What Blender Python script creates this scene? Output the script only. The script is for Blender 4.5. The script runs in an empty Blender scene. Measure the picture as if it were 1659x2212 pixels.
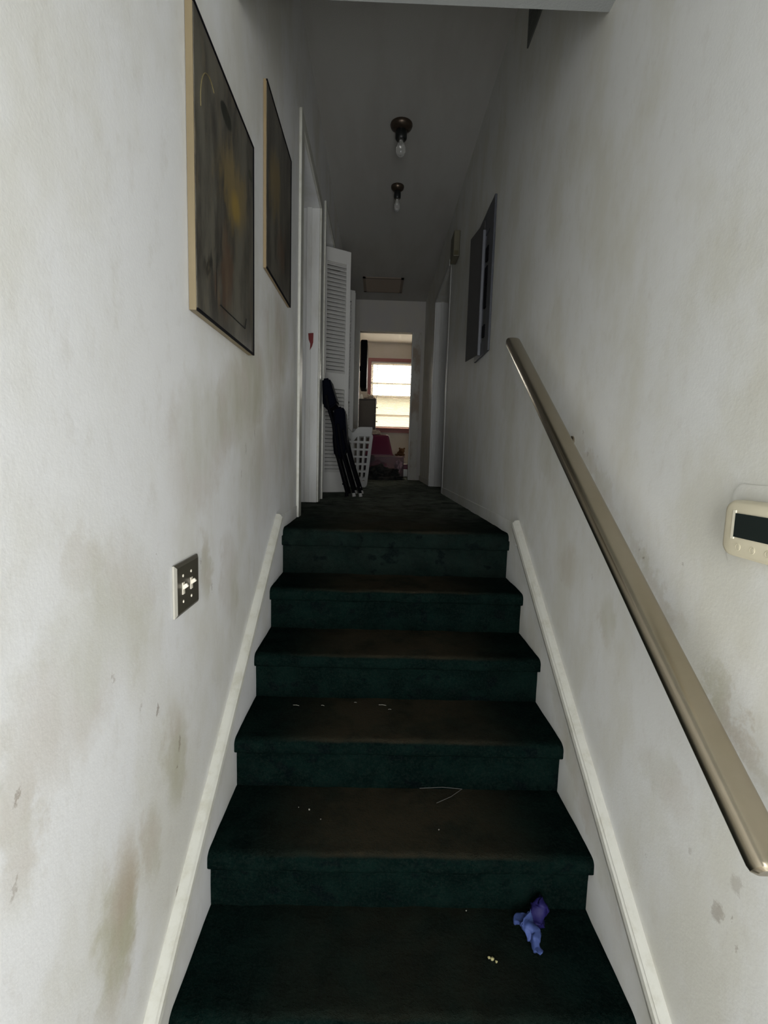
import bpy, bmesh, math, random
from mathutils import Vector, Matrix, noise

# ------------------------------------------------------------------ camera, world, light, exposure
scene = bpy.context.scene
scene.view_settings.view_transform = 'Standard'
scene.view_settings.look = 'None'
scene.view_settings.gamma = 1.0
scene.view_settings.use_curve_mapping = False
scene.view_settings.exposure = 0.0
COL = scene.collection

cam_data = bpy.data.cameras.new('camera')
cam = bpy.data.objects.new('camera', cam_data)
COL.objects.link(cam)
scene.camera = cam
cam_data.sensor_fit = 'HORIZONTAL'
cam_data.sensor_width = 36.0
cam_data.lens = 1065.775 / 1659 * 36.0
cam_data.clip_start = 0.02
PITCH, YAW, ROLL = -0.113439, -0.015941, 0.028906
F = Vector((-math.sin(YAW) * math.cos(PITCH), math.cos(YAW) * math.cos(PITCH), math.sin(PITCH)))
R0 = Vector((math.cos(YAW), math.sin(YAW), 0))
U0 = R0.cross(F)
RR = R0 * math.cos(ROLL) + U0 * math.sin(ROLL)
UU = -R0 * math.sin(ROLL) + U0 * math.cos(ROLL)
M = Matrix((RR, UU, -F)).transposed().to_4x4()
M.translation = Vector((-0.08517, -2.00749, 0.3414))
cam.matrix_world = M

world = bpy.data.worlds.new('overcast_sky')
scene.world = world
world.use_nodes = True
wb = world.node_tree.nodes['Background']
wb.inputs[0].default_value = (1.0, 0.97, 0.90, 1)
wb.inputs[1].default_value = 19.0


def area(name, loc, rot, sx, sy, power, color):
    d = bpy.data.lights.new(name, 'AREA')
    d.shape = 'RECTANGLE'; d.size = sx; d.size_y = sy
    d.energy = power; d.color = color
    o = bpy.data.objects.new(name, d); COL.objects.link(o)
    o.location = loc; o.rotation_euler = rot
    return o


# added area lamp behind the camera, inside the closed door, standing for foyer daylight
area('added_daylight_fill', (0.12, -3.22, 0.02), (math.radians(90), 0, 0), 1.0, 1.9, 58, (0.96, 0.98, 1.0))
portal = area('bedroom_window_portal', (0.3, 6.86, 1.37), (math.radians(-90), 0, 0), 1.1, 1.16, 1, (1, 1, 1))
portal.data.cycles.is_portal = True

HZ = 0.035      # height of the upper hall floor (datum: lower edge line of the top nosing)
XL, XR = -0.47, 0.47
T, R = 0.2293, 0.156
CEIL = 2.28

# ------------------------------------------------------------------ helpers


def new_mat(name, color, rough=0.7, metal=0.0, spec=0.5):
    m = bpy.data.materials.new(name); m.use_nodes = True
    b = m.node_tree.nodes['Principled BSDF']
    b.inputs['Base Color'].default_value = (*color, 1)
    b.inputs['Roughness'].default_value = rough
    b.inputs['Metallic'].default_value = metal
    b.inputs['Specular IOR Level'].default_value = spec
    return m


class NT:
    """small node helper"""
    def __init__(s, m):
        s.t = m.node_tree; s.n = s.t.nodes; s.l = s.t.links
        s.b = s.n['Principled BSDF']

    def pos(s):
        g = s.n.new('ShaderNodeNewGeometry'); return g.outputs['Position']

    def normal(s):
        g = s.n.new('ShaderNodeNewGeometry'); return g.outputs['Normal']

    def sep(s, v):
        x = s.n.new('ShaderNodeSeparateXYZ'); s.l.new(v, x.inputs[0]); return x.outputs

    def inp(s, sock, v):
        if hasattr(v, 'is_output'): s.l.new(v, sock)
        else: sock.default_value = v

    def math(s, op, a, b=0.0, c=0.0, clamp=False):
        x = s.n.new('ShaderNodeMath'); x.operation = op; x.use_clamp = clamp
        s.inp(x.inputs[0], a); s.inp(x.inputs[1], b); s.inp(x.inputs[2], c)
        return x.outputs[0]

    def noise(s, vec, scale, detail=4.0, rough=0.55, stretch=(1, 1, 1)):
        mp = s.n.new('ShaderNodeMapping'); s.l.new(vec, mp.inputs[0]); mp.inputs['Scale'].default_value = stretch
        x = s.n.new('ShaderNodeTexNoise'); s.l.new(mp.outputs[0], x.inputs['Vector'])
        x.inputs['Scale'].default_value = scale; x.inputs['Detail'].default_value = detail
        x.inputs['Roughness'].default_value = rough
        return x.outputs[0]

    def ramp(s, v, lo, hi, a=0.0, b=1.0):
        x = s.n.new('ShaderNodeMapRange'); x.interpolation_type = 'SMOOTHSTEP'
        s.inp(x.inputs[0], v)
        x.inputs[1].default_value = lo; x.inputs[2].default_value = hi
        x.inputs[3].default_value = a; x.inputs[4].default_value = b
        return x.outputs[0]

    def mix(s, f, a, b):
        x = s.n.new('ShaderNodeMix'); x.data_type = 'RGBA'
        s.inp(x.inputs[0], f)
        for i, v in ((6, a), (7, b)):
            if hasattr(v, 'is_output'): s.l.new(v, x.inputs[i])
            else: x.inputs[i].default_value = (*v, 1)
        return x.outputs[2]

    def bump(s, h, strength, dist=0.002):
        x = s.n.new('ShaderNodeBump'); x.inputs['Strength'].default_value = strength
        x.inputs['Distance'].default_value = dist; s.l.new(h, x.inputs['Height'])
        s.l.new(x.outputs[0], s.b.inputs['Normal'])

    def color(s, c): s.l.new(c, s.b.inputs['Base Color'])

    def blob(s, A, B, a0, b0, ra, rb, ang=0.0, soft=1.0):
        """1 inside an ellipse centred on (a0,b0), fading to 0"""
        da = s.math('SUBTRACT', A, a0); db = s.math('SUBTRACT', B, b0)
        if ang:
            c, q = math.cos(ang), math.sin(ang)
            u = s.math('ADD', s.math('MULTIPLY', da, c), s.math('MULTIPLY', db, q))
            v = s.math('SUBTRACT', s.math('MULTIPLY', db, c), s.math('MULTIPLY', da, q))
        else: u, v = da, db
        u = s.math('MULTIPLY', u, 1 / ra); v = s.math('MULTIPLY', v, 1 / rb)
        d = s.math('ADD', s.math('MULTIPLY', u, u), s.math('MULTIPLY', v, v))
        return s.ramp(d, max(0.0, 1 - soft), 1.0, 1.0, 0.0)


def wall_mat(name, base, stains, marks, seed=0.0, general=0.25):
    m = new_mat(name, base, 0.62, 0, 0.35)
    k = NT(m)
    p = k.pos(); X, Y, Z = k.sep(p)
    big = k.noise(p, 3.0 + seed, 5, 0.6, (1, 1.0, 0.6))
    fine = k.noise(p, 22.0 + seed, 5, 0.7, (1, 1.2, 0.7))
    wob = k.noise(p, 14.0, 4, 0.7)
    wobv = k.math('MULTIPLY', k.math('SUBTRACT', wob, 0.5), 0.12)
    Yw = k.math('ADD', Y, wobv); Zw = k.math('SUBTRACT', Z, wobv)
    col = k.mix(k.ramp(big, 0.40, 0.66, 0, general * 1.6), base, (0.56, 0.53, 0.40))
    col = k.mix(k.ramp(fine, 0.5, 0.75, 0, general * 0.7), col, (0.50, 0.46, 0.38))
    acc = None
    for (y, z, ry, rz, ang, st) in stains:
        bl = k.math('MULTIPLY', k.blob(Yw, Zw, y, z, ry, rz, ang), st)
        acc = bl if acc is None else k.math('MAXIMUM', acc, bl)
    if acc is not None:
        tex = k.ramp(k.noise(p, 7.0 + seed, 6, 0.6, (1, 1.3, 0.5)), 0.25, 0.75, 0.35, 1.0)
        tint = k.mix(k.ramp(k.noise(p, 6.0 + seed, 2), 0.4, 0.6), (0.42, 0.34, 0.23), (0.38, 0.355, 0.20))
        col = k.mix(k.math('MULTIPLY', acc, tex, clamp=True), col, tint)
    acc = None
    Yv = k.math('ADD', Y, k.math('MULTIPLY', k.math('SUBTRACT', k.noise(p, 70, 4, 0.8), 0.5), 0.030)); Zv = k.math('SUBTRACT', Z, k.math('MULTIPLY', k.math('SUBTRACT', k.noise(p, 45, 4, 0.8), 0.5), 0.040))
    for (y, z, ry, rz, ang, st) in marks:
        bl = k.math('MULTIPLY', k.blob(Yv, Zv, y, z, ry, rz, ang, 0.8), st)
        acc = bl if acc is None else k.math('MAXIMUM', acc, bl)
    if acc is not None:
        col = k.mix(acc, col, (0.20, 0.15, 0.10))
    k.color(col)
    k.bump(k.noise(p, 180, 3), 0.25, 0.001)
    return m


M_wl = wall_mat('grimy_wall_left_paint', (0.80, 0.80, 0.80), [
    (-1.27, 0.10, 0.13, 0.16, 0.3, 0.42), (-1.41, 0.03, 0.16, 0.13, 0.2, 0.38), (-0.92, 0.36, 0.22, 0.18, 0.5, 0.50),
    (-0.70, 0.45, 0.22, 0.14, 0.6, 0.55), (-0.12, 0.75, 0.32, 0.24, 0.4, 0.62), (-0.45, 0.55, 0.25, 0.16, 0.5, 0.6), (0.0, 0.4, 0.4, 0.25, 0.3, 0.4), (-1.08, -0.27, 0.07, 0.14, 0.15, 0.6),
    (-1.31, -0.40, 0.075, 0.17, -0.15, 0.8), (-1.20, -0.35, 0.05, 0.10, 0.2, 0.5), (-0.90, 0.08, 0.05, 0.10, 0.1, 0.5), (-0.72, 0.0, 0.10, 0.16, 0.2, 0.45),
    (-1.50, -0.06, 0.05, 0.15, 0, 0.4), (-1.36, 0.19, 0.06, 0.05, 0, 0.4), (-0.35, 0.25, 0.22, 0.2, 0.5, 0.35)],
    [(-1.157, -0.126, 0.005, 0.014, -0.3, 0.6), (-1.064, -0.248, 0.006, 0.018, -0.2, 0.5), (-1.502, -0.045, 0.005, 0.012, -0.5, 0.5),
     (-1.513, -0.141, 0.005, 0.016, -0.4, 0.35), (-1.08, -0.29, 0.004, 0.006, 0, 0.6), (-1.22, -0.09, 0.003, 0.012, -0.5, 0.25),
     (-1.15, 0.16, 0.002, 0.003, 0, 0.6), (-0.86, 0.02, 0.004, 0.012, 0, 0.35), (-0.45, 0.4, 0.006, 0.02, 0.2, 0.35), (-1.30, 0.0, 0.003, 0.008, 0.6, 0.3),
     (-0.60, 0.28, 0.005, 0.015, 0, 0.3), (-0.93, 0.10, 0.003, 0.006, 0, 0.4), (-1.09, -0.55, 0.008, 0.006, 0, 0.6), (-0.55, 0.35, 0.005, 0.02, 0, 0.3)], 0.0)
M_wr = wall_mat('grimy_wall_right_paint', (0.745, 0.745, 0.72), [
    (-0.761, 0.31, 0.20, 0.035, 0.6, 0.40), (-1.05, 0.11, 0.20, 0.03, 0.6, 0.40), (-1.315, -0.06, 0.15, 0.03, 0.6, 0.55), (-0.876, -0.04, 0.05, 0.07, 0, 0.55),
    (-0.63, 0.04, 0.08, 0.08, 0, 0.35), (0.14, 0.60, 0.2, 0.12, 0.5, 0.35), (-0.4, 0.35, 0.15, 0.1, 0.4, 0.3), (-0.10, 0.05, 0.25, 0.05, 0.0, 0.3),
    (-1.15, -0.25, 0.10, 0.06, 0, 0.3), (-0.8, -0.50, 0.4, 0.06, 0.6, 0.35)],
    [(-1.313, -0.358, 0.014, 0.022, 0.5, 0.42), (-1.342, -0.282, 0.013, 0.022, 0.4, 0.28), (-1.237, -0.32, 0.004, 0.009, 0.5, 0.25),
     (-1.011, 0.147, 0.004, 0.006, 0, 0.5), (-0.99, 0.16, 0.003, 0.005, 0, 0.35), (-1.141, 0.162, 0.004, 0.004, 0, 0.45), (-1.356, -0.375, 0.004, 0.008, 0.4, 0.35),
     (-1.116, -0.436, 0.003, 0.006, 0.4, 0.3), (-0.66, 0.42, 0.003, 0.006, 0, 0.5), (-0.70, 0.36, 0.004, 0.010, 0.4, 0.35), (-0.78, 0.05, 0.004, 0.006, 0, 0.3), (-1.34, -0.34, 0.003, 0.003, 0, 0.4)], 1.3)
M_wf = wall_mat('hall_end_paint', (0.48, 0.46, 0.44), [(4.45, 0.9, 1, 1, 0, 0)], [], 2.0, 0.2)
M_bed = wall_mat('bedroom_paint', (0.66, 0.605, 0.55), [], [], 2.5, 0.12)
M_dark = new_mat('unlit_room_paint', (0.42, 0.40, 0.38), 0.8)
M_trim = new_mat('old_gloss_trim', (0.72, 0.72, 0.66), 0.42)
k = NT(M_trim); p = k.pos()
k.color(k.mix(k.ramp(k.noise(p, 16, 6, 0.7), 0.45, 0.7, 0, 0.45), (0.55, 0.545, 0.49), (0.36, 0.34, 0.25)))
M_jamb = new_mat('jamb_paint', (0.60, 0.60, 0.58), 0.5)
k = NT(M_jamb); k.color(k.mix(k.ramp(k.noise(k.pos(), 10, 6, 0.7, (1, 1, 0.2)), 0.45, 0.7, 0, 0.35), (0.62, 0.62, 0.60), (0.40, 0.37, 0.30)))
M_jambbrown = new_mat('worn_far_casing_paint', (0.5, 0.47, 0.4), 0.6)
k = NT(M_jambbrown); k.color(k.mix(k.ramp(k.noise(k.pos(), 5, 5, 0.7, (1, 1, 0.5)), 0.42, 0.62, 0, 0.8), (0.50, 0.49, 0.45), (0.30, 0.22, 0.15)))
M_ceil = new_mat('stipple_ceiling_paint', (0.60, 0.60, 0.58), 0.85, 0, 0.1)
k = NT(M_ceil); p = k.pos()
k.color(k.mix(k.ramp(k.noise(p, 2.2, 4, 0.6, (2.4, 0.5, 1)), 0.4, 0.65, 0, 0.35), (0.44, 0.435, 0.41), (0.36, 0.34, 0.31)))
k.bump(k.noise(p, 260, 2), 0.5, 0.002)
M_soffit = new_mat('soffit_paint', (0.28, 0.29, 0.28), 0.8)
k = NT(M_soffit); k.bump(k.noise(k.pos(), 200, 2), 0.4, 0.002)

M_carpet = new_mat('dark_green_carpet', (0.01, 0.02, 0.02), 1.0, 0, 0.0)
k = NT(M_carpet); p = k.pos(); X, Y, Z = k.sep(p); NX, NY, NZ = k.sep(k.normal())
pile = k.noise(p, 150, 4, 0.85); clump = k.noise(p, 11, 5, 0.7)
grn = k.mix(k.ramp(clump, 0.35, 0.65), (0.0016, 0.0058, 0.0050), (0.0035, 0.0115, 0.0095))
wear = k.math('MULTIPLY', k.ramp(k.math('ABSOLUTE', X), 0.12, 0.42, 1.0, 0.0), k.ramp(NZ, 0.6, 0.95))
wear = k.math('MULTIPLY', wear, k.ramp(k.noise(p, 6, 5, 0.7), 0.3, 0.6, 0.45, 1.0))
c1 = k.mix(k.math('MULTIPLY', wear, k.ramp(Z, -0.80, -0.60, 0.30, 0.95)), grn, (0.036, 0.030, 0.019))
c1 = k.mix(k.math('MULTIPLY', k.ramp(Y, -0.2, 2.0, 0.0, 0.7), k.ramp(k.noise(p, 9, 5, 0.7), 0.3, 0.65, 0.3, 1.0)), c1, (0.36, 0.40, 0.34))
spots = k.math('MULTIPLY', k.ramp(k.noise(p, 17, 2, 0.5, (1, 1, 1.2)), 0.60, 0.68), k.ramp(NZ, 0.3, 0.6, 0.7, 0.0))
c1 = k.mix(spots, c1, (0.002, 0.004, 0.005))
c1 = k.mix(k.ramp(pile, 0.42, 0.7, 0, 0.45), c1, (0.017, 0.024, 0.020))
k.color(c1); k.bump(k.math('ADD', pile, k.noise(p, 60, 3, 0.7)), 1.0, 0.006)
k.b.inputs['Sheen Weight'].default_value = 0.0

M_rail = new_mat('bronze_metal', (0.36, 0.31, 0.23), 0.27, 1.0)
k = NT(M_rail); k.color(k.mix(k.noise(k.pos(), 40, 5, 0.7), (0.36, 0.31, 0.23), (0.42, 0.37, 0.28)))
M_plate = new_mat('dull_bronze_plate', (0.10, 0.092, 0.068), 0.38, 0.35)
M_plate_glint = new_mat('plate_edge_glint', (0.48, 0.46, 0.40), 0.35, 0.3)  # bright reflection on the near bevel, put into a lighter edge colour
M_ivory = new_mat('ivory_plastic', (0.80, 0.74, 0.62), 0.4)
M_therm = new_mat('aged_beige_plastic', (0.68, 0.62, 0.46), 0.45)
M_thermlight = new_mat('beige_plastic_lip', (0.85, 0.80, 0.64), 0.4)
M_lcd = new_mat('dark_display', (0.012, 0.018, 0.016), 0.6, 0, 0.2)
M_black = new_mat('black_plastic', (0.004, 0.004, 0.006), 0.7, 0, 0.08)
M_navy = new_mat('navy_vinyl', (0.0025, 0.0032, 0.008), 0.8, 0, 0.05)
M_cap = new_mat('grey_rubber', (0.45, 0.44, 0.42), 0.6)
M_woodedge = new_mat('pale_wood_edge', (0.62, 0.50, 0.30), 0.5)
k = NT(M_woodedge); k.color(k.mix(k.noise(k.pos(), 30, 4, 0.6, (1, 1, 0.1)), (0.27, 0.215, 0.125), (0.17, 0.13, 0.07)))
M_woodedark = new_mat('brown_wood_edge', (0.26, 0.19, 0.10), 0.5)
M_louver = new_mat('louver_paint', (0.66, 0.65, 0.62), 0.55)
M_panel = new_mat('grey_panel_enamel', (0.055, 0.058, 0.068), 0.45)
M_panelwarm = new_mat('grey_panel_inside', (0.060, 0.057, 0.056), 0.5)
M_lip = new_mat('panel_lip', (0.13, 0.135, 0.15), 0.4)
M_brass = new_mat('dark_antique_brass', (0.10, 0.075, 0.055), 0.35, 0.8)
M_glass = new_mat('bulb_glass', (0.9, 0.9, 0.88), 0.08)
M_glass.node_tree.nodes['Principled BSDF'].inputs['Transmission Weight'].default_value = 0.85
M_chime = new_mat('yellowed_plastic', (0.13, 0.12, 0.08), 0.5)
M_chimed = new_mat('brown_recess', (0.08, 0.07, 0.03), 0.6)
M_vent = new_mat('dusty_vent', (0.26, 0.21, 0.165), 0.7)
M_ventd = new_mat('dark_grille', (0.10, 0.105, 0.095), 0.7)
M_red = new_mat('dark_red_paint', (0.16, 0.008, 0.006), 0.5)
M_winred = new_mat('mauve_window_trim', (0.33, 0.13, 0.13), 0.5)
M_white = new_mat('white_plastic', (0.72, 0.72, 0.70), 0.45)
M_bask = new_mat('off_white_plastic', (0.42, 0.42, 0.40), 0.45)
M_slat = new_mat('vinyl_slat', (0.85, 0.82, 0.74), 0.5)
M_slat.node_tree.nodes['Principled BSDF'].inputs['Transmission Weight'].default_value = 0.0
M_pane = new_mat('window_glass', (1, 1, 1), 0.0)
nt = M_pane.node_tree
gl = nt.nodes.new('ShaderNodeBsdfTransparent'); gs = nt.nodes.new('ShaderNodeBsdfGlossy'); mx = nt.nodes.new('ShaderNodeMixShader')
gs.inputs['Roughness'].default_value = 0.02; mx.inputs[0].default_value = 0.06
nt.links.new(gl.outputs[0], mx.inputs[1]); nt.links.new(gs.outputs[0], mx.inputs[2])
nt.links.new(mx.outputs[0], nt.nodes['Material Output'].inputs[0])
M_dress = new_mat('dark_wood_laminate', (0.055, 0.05, 0.042), 0.5)
k = NT(M_dress); k.color(k.mix(k.noise(k.pos(), 14, 4, 0.6, (1, 1, 0.2)), (0.045, 0.04, 0.034), (0.075, 0.066, 0.055)))
M_pink = new_mat('magenta_plastic', (0.12, 0.006, 0.040), 0.45)
M_pink2 = new_mat('pink_plastic', (0.42, 0.10, 0.14), 0.5)
M_cloth = new_mat('beige_cloth', (0.42, 0.36, 0.30), 0.9)
M_heap = new_mat('dark_cloth', (0.022, 0.028, 0.024), 0.95)
k = NT(M_heap); k.color(k.mix(k.ramp(k.noise(k.pos(), 9, 3), 0.4, 0.65), (0.014, 0.018, 0.018), (0.06, 0.055, 0.05)))
M_clear = new_mat('cloudy_clear_plastic', (0.62, 0.52, 0.60), 0.2, 0, 0.3)
M_clear.node_tree.nodes['Principled BSDF'].inputs['Transmission Weight'].default_value = 0.93
M_clear.node_tree.nodes['Principled BSDF'].inputs['IOR'].default_value = 1.05
M_bear = new_mat('brown_plush', (0.13, 0.06, 0.02), 0.9)
M_glove1 = new_mat('light_blue_nitrile', (0.10, 0.16, 0.46), 0.6, 0, 0.2)
k = NT(M_glove1); k.color(k.mix(k.noise(k.pos(), 70, 4), (0.028, 0.050, 0.17), (0.07, 0.10, 0.25)))
M_glove2 = new_mat('indigo_nitrile', (0.010, 0.008, 0.065), 0.6, 0, 0.2)
M_lint = new_mat('white_lint', (0.55, 0.53, 0.46), 0.8)
M_crumb = new_mat('yellow_crumb', (0.34, 0.31, 0.15), 0.8)
M_sid = new_mat('pale_yellow_siding', (0.125, 0.11, 0.072), 0.8)
M_lawn = new_mat('lawn', (0.10, 0.09, 0.05), 0.9)
M_sock = new_mat('socket_black', (0.006, 0.008, 0.008), 0.4)


def art_mat(name, y0, y1, z0, z1, glow, brown, extra):
    m = new_mat(name, (0.05, 0.05, 0.05), 0.35, 0, 0.5); k = NT(m)
    p = k.pos(); X, Y, Z = k.sep(p)
    w = k.math('MULTIPLY', k.math('SUBTRACT', k.noise(p, 11, 6, 0.75, (1, 1.4, 0.5)), 0.5), 0.34)
    Yw = k.math('ADD', Y, w); Zw = k.math('ADD', Z, w)
    col = k.mix(k.ramp(k.noise(p, 8, 7, 0.75, (1, 1.6, 0.45)), 0.36, 0.62), (0.040, 0.036, 0.030), (0.125, 0.115, 0.092))
    col = k.mix(k.math('MULTIPLY', k.blob(Yw, Zw, *glow), 0.7), col, (0.22, 0.155, 0.055))
    col = k.mix(k.math('MULTIPLY', k.blob(Yw, Zw, *brown), 0.75), col, (0.10, 0.055, 0.03))
    for (c, cc, st) in extra:
        col = k.mix(k.math('MULTIPLY', k.blob(Yw if len(c) > 4 and c[3] > 0.03 else Y, Zw if len(c) > 4 and c[3] > 0.03 else Z, *c), st), col, cc)
    col = k.mix(k.ramp(k.noise(p, 45, 5, 0.75, (1, 1.5, 0.25)), 0.5, 0.7, 0, 0.45), col, (0.17, 0.13, 0.075))
    k.color(col); return m


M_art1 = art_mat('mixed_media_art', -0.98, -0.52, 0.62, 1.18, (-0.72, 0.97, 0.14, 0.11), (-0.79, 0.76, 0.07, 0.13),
                 [((-0.775, 1.105, 0.045, 0.022, 0.0, 0.3), (0.008, 0.010, 0.006), 0.95), ((-0.56, 1.09, 0.022, 0.014, 0, 0.4), (0.015, 0.02, 0.008), 0.9),  # both dark blobs: reflections in the picture glass, painted into the art
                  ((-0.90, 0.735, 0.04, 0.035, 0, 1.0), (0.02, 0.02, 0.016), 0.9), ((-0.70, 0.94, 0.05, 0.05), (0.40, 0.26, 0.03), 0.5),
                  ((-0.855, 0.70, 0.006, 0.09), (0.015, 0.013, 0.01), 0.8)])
M_art2 = art_mat('mixed_media_art_second', -0.34, 0.095, 0.93, 1.49, (-0.20, 1.25, 0.12, 0.13), (-0.10, 1.07, 0.08, 0.12),
                 [((-0.02, 1.07, 0.03, 0.07), (0.02, 0.018, 0.015), 0.8), ((-0.23, 1.15, 0.04, 0.05), (0.16, 0.11, 0.03), 0.4)])


def finish(name, bm, mat, parent=None, smooth=None, kind=None):
    bm.normal_update()
    me = bpy.data.meshes.new(name); bm.to_mesh(me); bm.free()
    o = bpy.data.objects.new(name, me); COL.objects.link(o)
    for mt in (mat if isinstance(mat, (list, tuple)) else [mat]): me.materials.append(mt)
    if smooth is not None:
        for f in me.polygons: f.use_smooth = True
        if smooth < 179:
            me.set_sharp_from_angle(angle=math.radians(smooth))
    if parent: o.parent = parent
    if kind: o['kind'] = kind
    return o


def thing(name, label, cat, group=None):
    o = bpy.data.objects.new(name, None); COL.objects.link(o); o.empty_display_size = 0.05
    o['label'] = label; o['category'] = cat
    if group: o['group'] = group
    return o


def tag(o, label, cat, group=None):
    o['label'] = label; o['category'] = cat
    if group: o['group'] = group
    return o


def box(bm, x0, x1, y0, y1, z0, z1, bev=0.0, mi=0):
    tmp = bmesh.new()
    bmesh.ops.create_cube(tmp, size=1)
    for v in tmp.verts:
        v.co = Vector(((x0 + x1) / 2 + v.co.x * (x1 - x0), (y0 + y1) / 2 + v.co.y * (y1 - y0), (z0 + z1) / 2 + v.co.z * (z1 - z0)))
    if bev > 0:
        bmesh.ops.bevel(tmp, geom=tmp.edges[:], offset=bev, segments=2, affect='EDGES', profile=0.5)
    merge(bm, tmp, mi)
    return bm


def merge(bm, tmp, mi=0, mat=None):
    tmp.verts.ensure_lookup_table()
    mp = {}
    for v in tmp.verts: mp[v] = bm.verts.new(mat @ v.co if mat else v.co)
    for f in tmp.faces:
        try:
            g = bm.faces.new([mp[v] for v in f.verts]); g.material_index = mi
        except ValueError: pass
    tmp.free()


def mbox(*a, **k):
    bm = bmesh.new(); box(bm, *a, **k); return bm


def bar(bm, p0, p1, w, h, bev=0.0, up=(0, 0, 1), mi=0):
    """rectangular bar from p0 to p1; w across, h along 'up'"""
    p0, p1 = Vector(p0), Vector(p1); d = p1 - p0; L = d.length; d.normalize()
    s = d.cross(Vector(up)).normalized(); u = s.cross(d)
    tmp = bmesh.new(); box(tmp, -w / 2, w / 2, 0, L, -h / 2, h / 2, bev)
    mt = Matrix((s, d, u)).transposed().to_4x4(); mt.translation = p0
    merge(bm, tmp, mi, mt)


def tube(bm, pts, r, seg=12, cap=True, mi=0, ry=None, up=(0, 0, 1)):
    pts = [Vector(p) for p in pts]; rings = []
    for i, p in enumerate(pts):
        d = (pts[min(i + 1, len(pts) - 1)] - pts[max(i - 1, 0)]).normalized()
        upv = Vector(up)
        if abs(d.dot(upv)) > 0.95: upv = Vector((1, 0, 0))
        s = d.cross(upv).normalized(); u = s.cross(d)
        rad = r[i] if isinstance(r, (list, tuple)) else r
        rr = ry if ry else rad
        rings.append([bm.verts.new(p + s * rad * math.cos(a) + u * rr * math.sin(a)) for a in [2 * math.pi * j / seg for j in range(seg)]])
    for a, b in zip(rings, rings[1:]):
        for j in range(seg):
            f = bm.faces.new((a[j], a[(j + 1) % seg], b[(j + 1) % seg], b[j])); f.material_index = mi
    if cap:
        f = bm.faces.new(list(reversed(rings[0]))); f.material_index = mi
        f = bm.faces.new(rings[-1]); f.material_index = mi


def lathe(bm, c, prof, axis='z', seg=24, mi=0):
    """prof = [(radius, height)]"""
    c = Vector(c); rings = []
    for r, h in prof:
        ring = []
        for j in range(seg):
            a = 2 * math.pi * j / seg
            if axis == 'z': v = (r * math.cos(a), r * math.sin(a), h)
            elif axis == 'x': v = (h, r * math.cos(a), r * math.sin(a))
            else: v = (r * math.cos(a), h, r * math.sin(a))
            ring.append(bm.verts.new(c + Vector(v)))
        rings.append(ring)
    for a, b in zip(rings, rings[1:]):
        for j in range(seg):
            f = bm.faces.new((a[j], a[(j + 1) % seg], b[(j + 1) % seg], b[j])); f.material_index = mi
    for rg in (rings[0], rings[-1]):
        try: bm.faces.new(rg).material_index = mi
        except ValueError: pass
    bmesh.ops.recalc_face_normals(bm, faces=bm.faces[:])


def prism(bm, pts, axis, a, b, mi=0):
    """polygon pts in the two other axes, extruded a..b on axis"""
    def mk(u, v, w):
        return {'x': (w, u, v), 'y': (u, w, v), 'z': (u, v, w)}[axis]
    A = [bm.verts.new(mk(u, v, a)) for u, v in pts]; B = [bm.verts.new(mk(u, v, b)) for u, v in pts]
    n = len(pts)
    fs = [bm.faces.new(A), bm.faces.new(list(reversed(B)))]
    for i in range(n): fs.append(bm.faces.new((A[i], B[i], B[(i + 1) % n], A[(i + 1) % n])))
    for f in fs: f.material_index = mi
    bmesh.ops.recalc_face_normals(bm, faces=fs)


def rrect(cy, cz, w, h, r, n=6, bulge=0.0):
    out = []
    for (sx, sz, a0) in ((1, 1, 0), (-1, 1, 90), (-1, -1, 180), (1, -1, 270)):
        for i in range(n + 1):
            a = math.radians(a0 + 90 * i / n)
            out.append((cy + sx * (w / 2 - r) + r * math.cos(a), cz + sz * (h / 2 - r) + r * math.sin(a)))
    if bulge:
        out = [(y + math.copysign(bulge * (1 - ((z - cz) / (h / 2)) ** 2), y - cy), z) for y, z in out]
    return out


def lump(bm, c, rx, ry, rz, amp=0.15, freq=6, sub=3, seed=0.0, flat=None):
    tmp = bmesh.new(); bmesh.ops.create_icosphere(tmp, subdivisions=sub, radius=1)
    for v in tmp.verts:
        n = noise.fractal(v.co * freq * 0.3 + Vector((seed, seed * 2, 0)), 0.9, 2.0, 4)
        q = v.co * (1 + amp * n)
        v.co = Vector((c[0] + q.x * rx, c[1] + q.y * ry, c[2] + q.z * rz))
        if flat is not None and v.co.z < flat: v.co.z = flat
    merge(bm, tmp)


# ------------------------------------------------------------------ room shell
W = 0.12
D1a, D1b, D1h = 0.43, 1.137, 1.80       # doorway on the left
CLa, CLb, CLh = 1.40, 3.05, 1.93        # closet opening on the left
D2a, D2b, D2h = 2.227, 3.20, 1.90       # doorway on the right
FY, FT = 4.45, 0.10                     # end wall with bedroom doorway
FD0, FD1, FDh = -0.362, 0.327, 1.90
ZB, ZT = -1.45, 2.40

bm = bmesh.new()
box(bm, XL - W, XL, -2.7, D1a, ZB - 0.12, ZT)
box(bm, XL - W, XL, D1a, D1b, D1h, ZT)
box(bm, XL - W, XL, D1b, CLa, ZB, ZT)
box(bm, XL - W, XL, CLa, CLb, CLh, ZT)
box(bm, XL - W, XL, CLb, FY, ZB, ZT)
finish('wall_left', bm, M_wl, kind='structure')
bm = bmesh.new()
box(bm, XR, XR + W, -2.7, D2a, ZB - 0.12, ZT)
box(bm, XR, XR + W, D2a, D2b, D2h, ZT)
box(bm, XR, XR + W, D2b, FY, ZB, ZT)
finish('wall_right', bm, M_wr, kind='structure')
bm = bmesh.new()
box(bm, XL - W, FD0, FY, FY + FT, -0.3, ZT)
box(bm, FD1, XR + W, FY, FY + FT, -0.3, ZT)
box(bm, FD0, FD1, FY, FY + FT, FDh, ZT)
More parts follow.
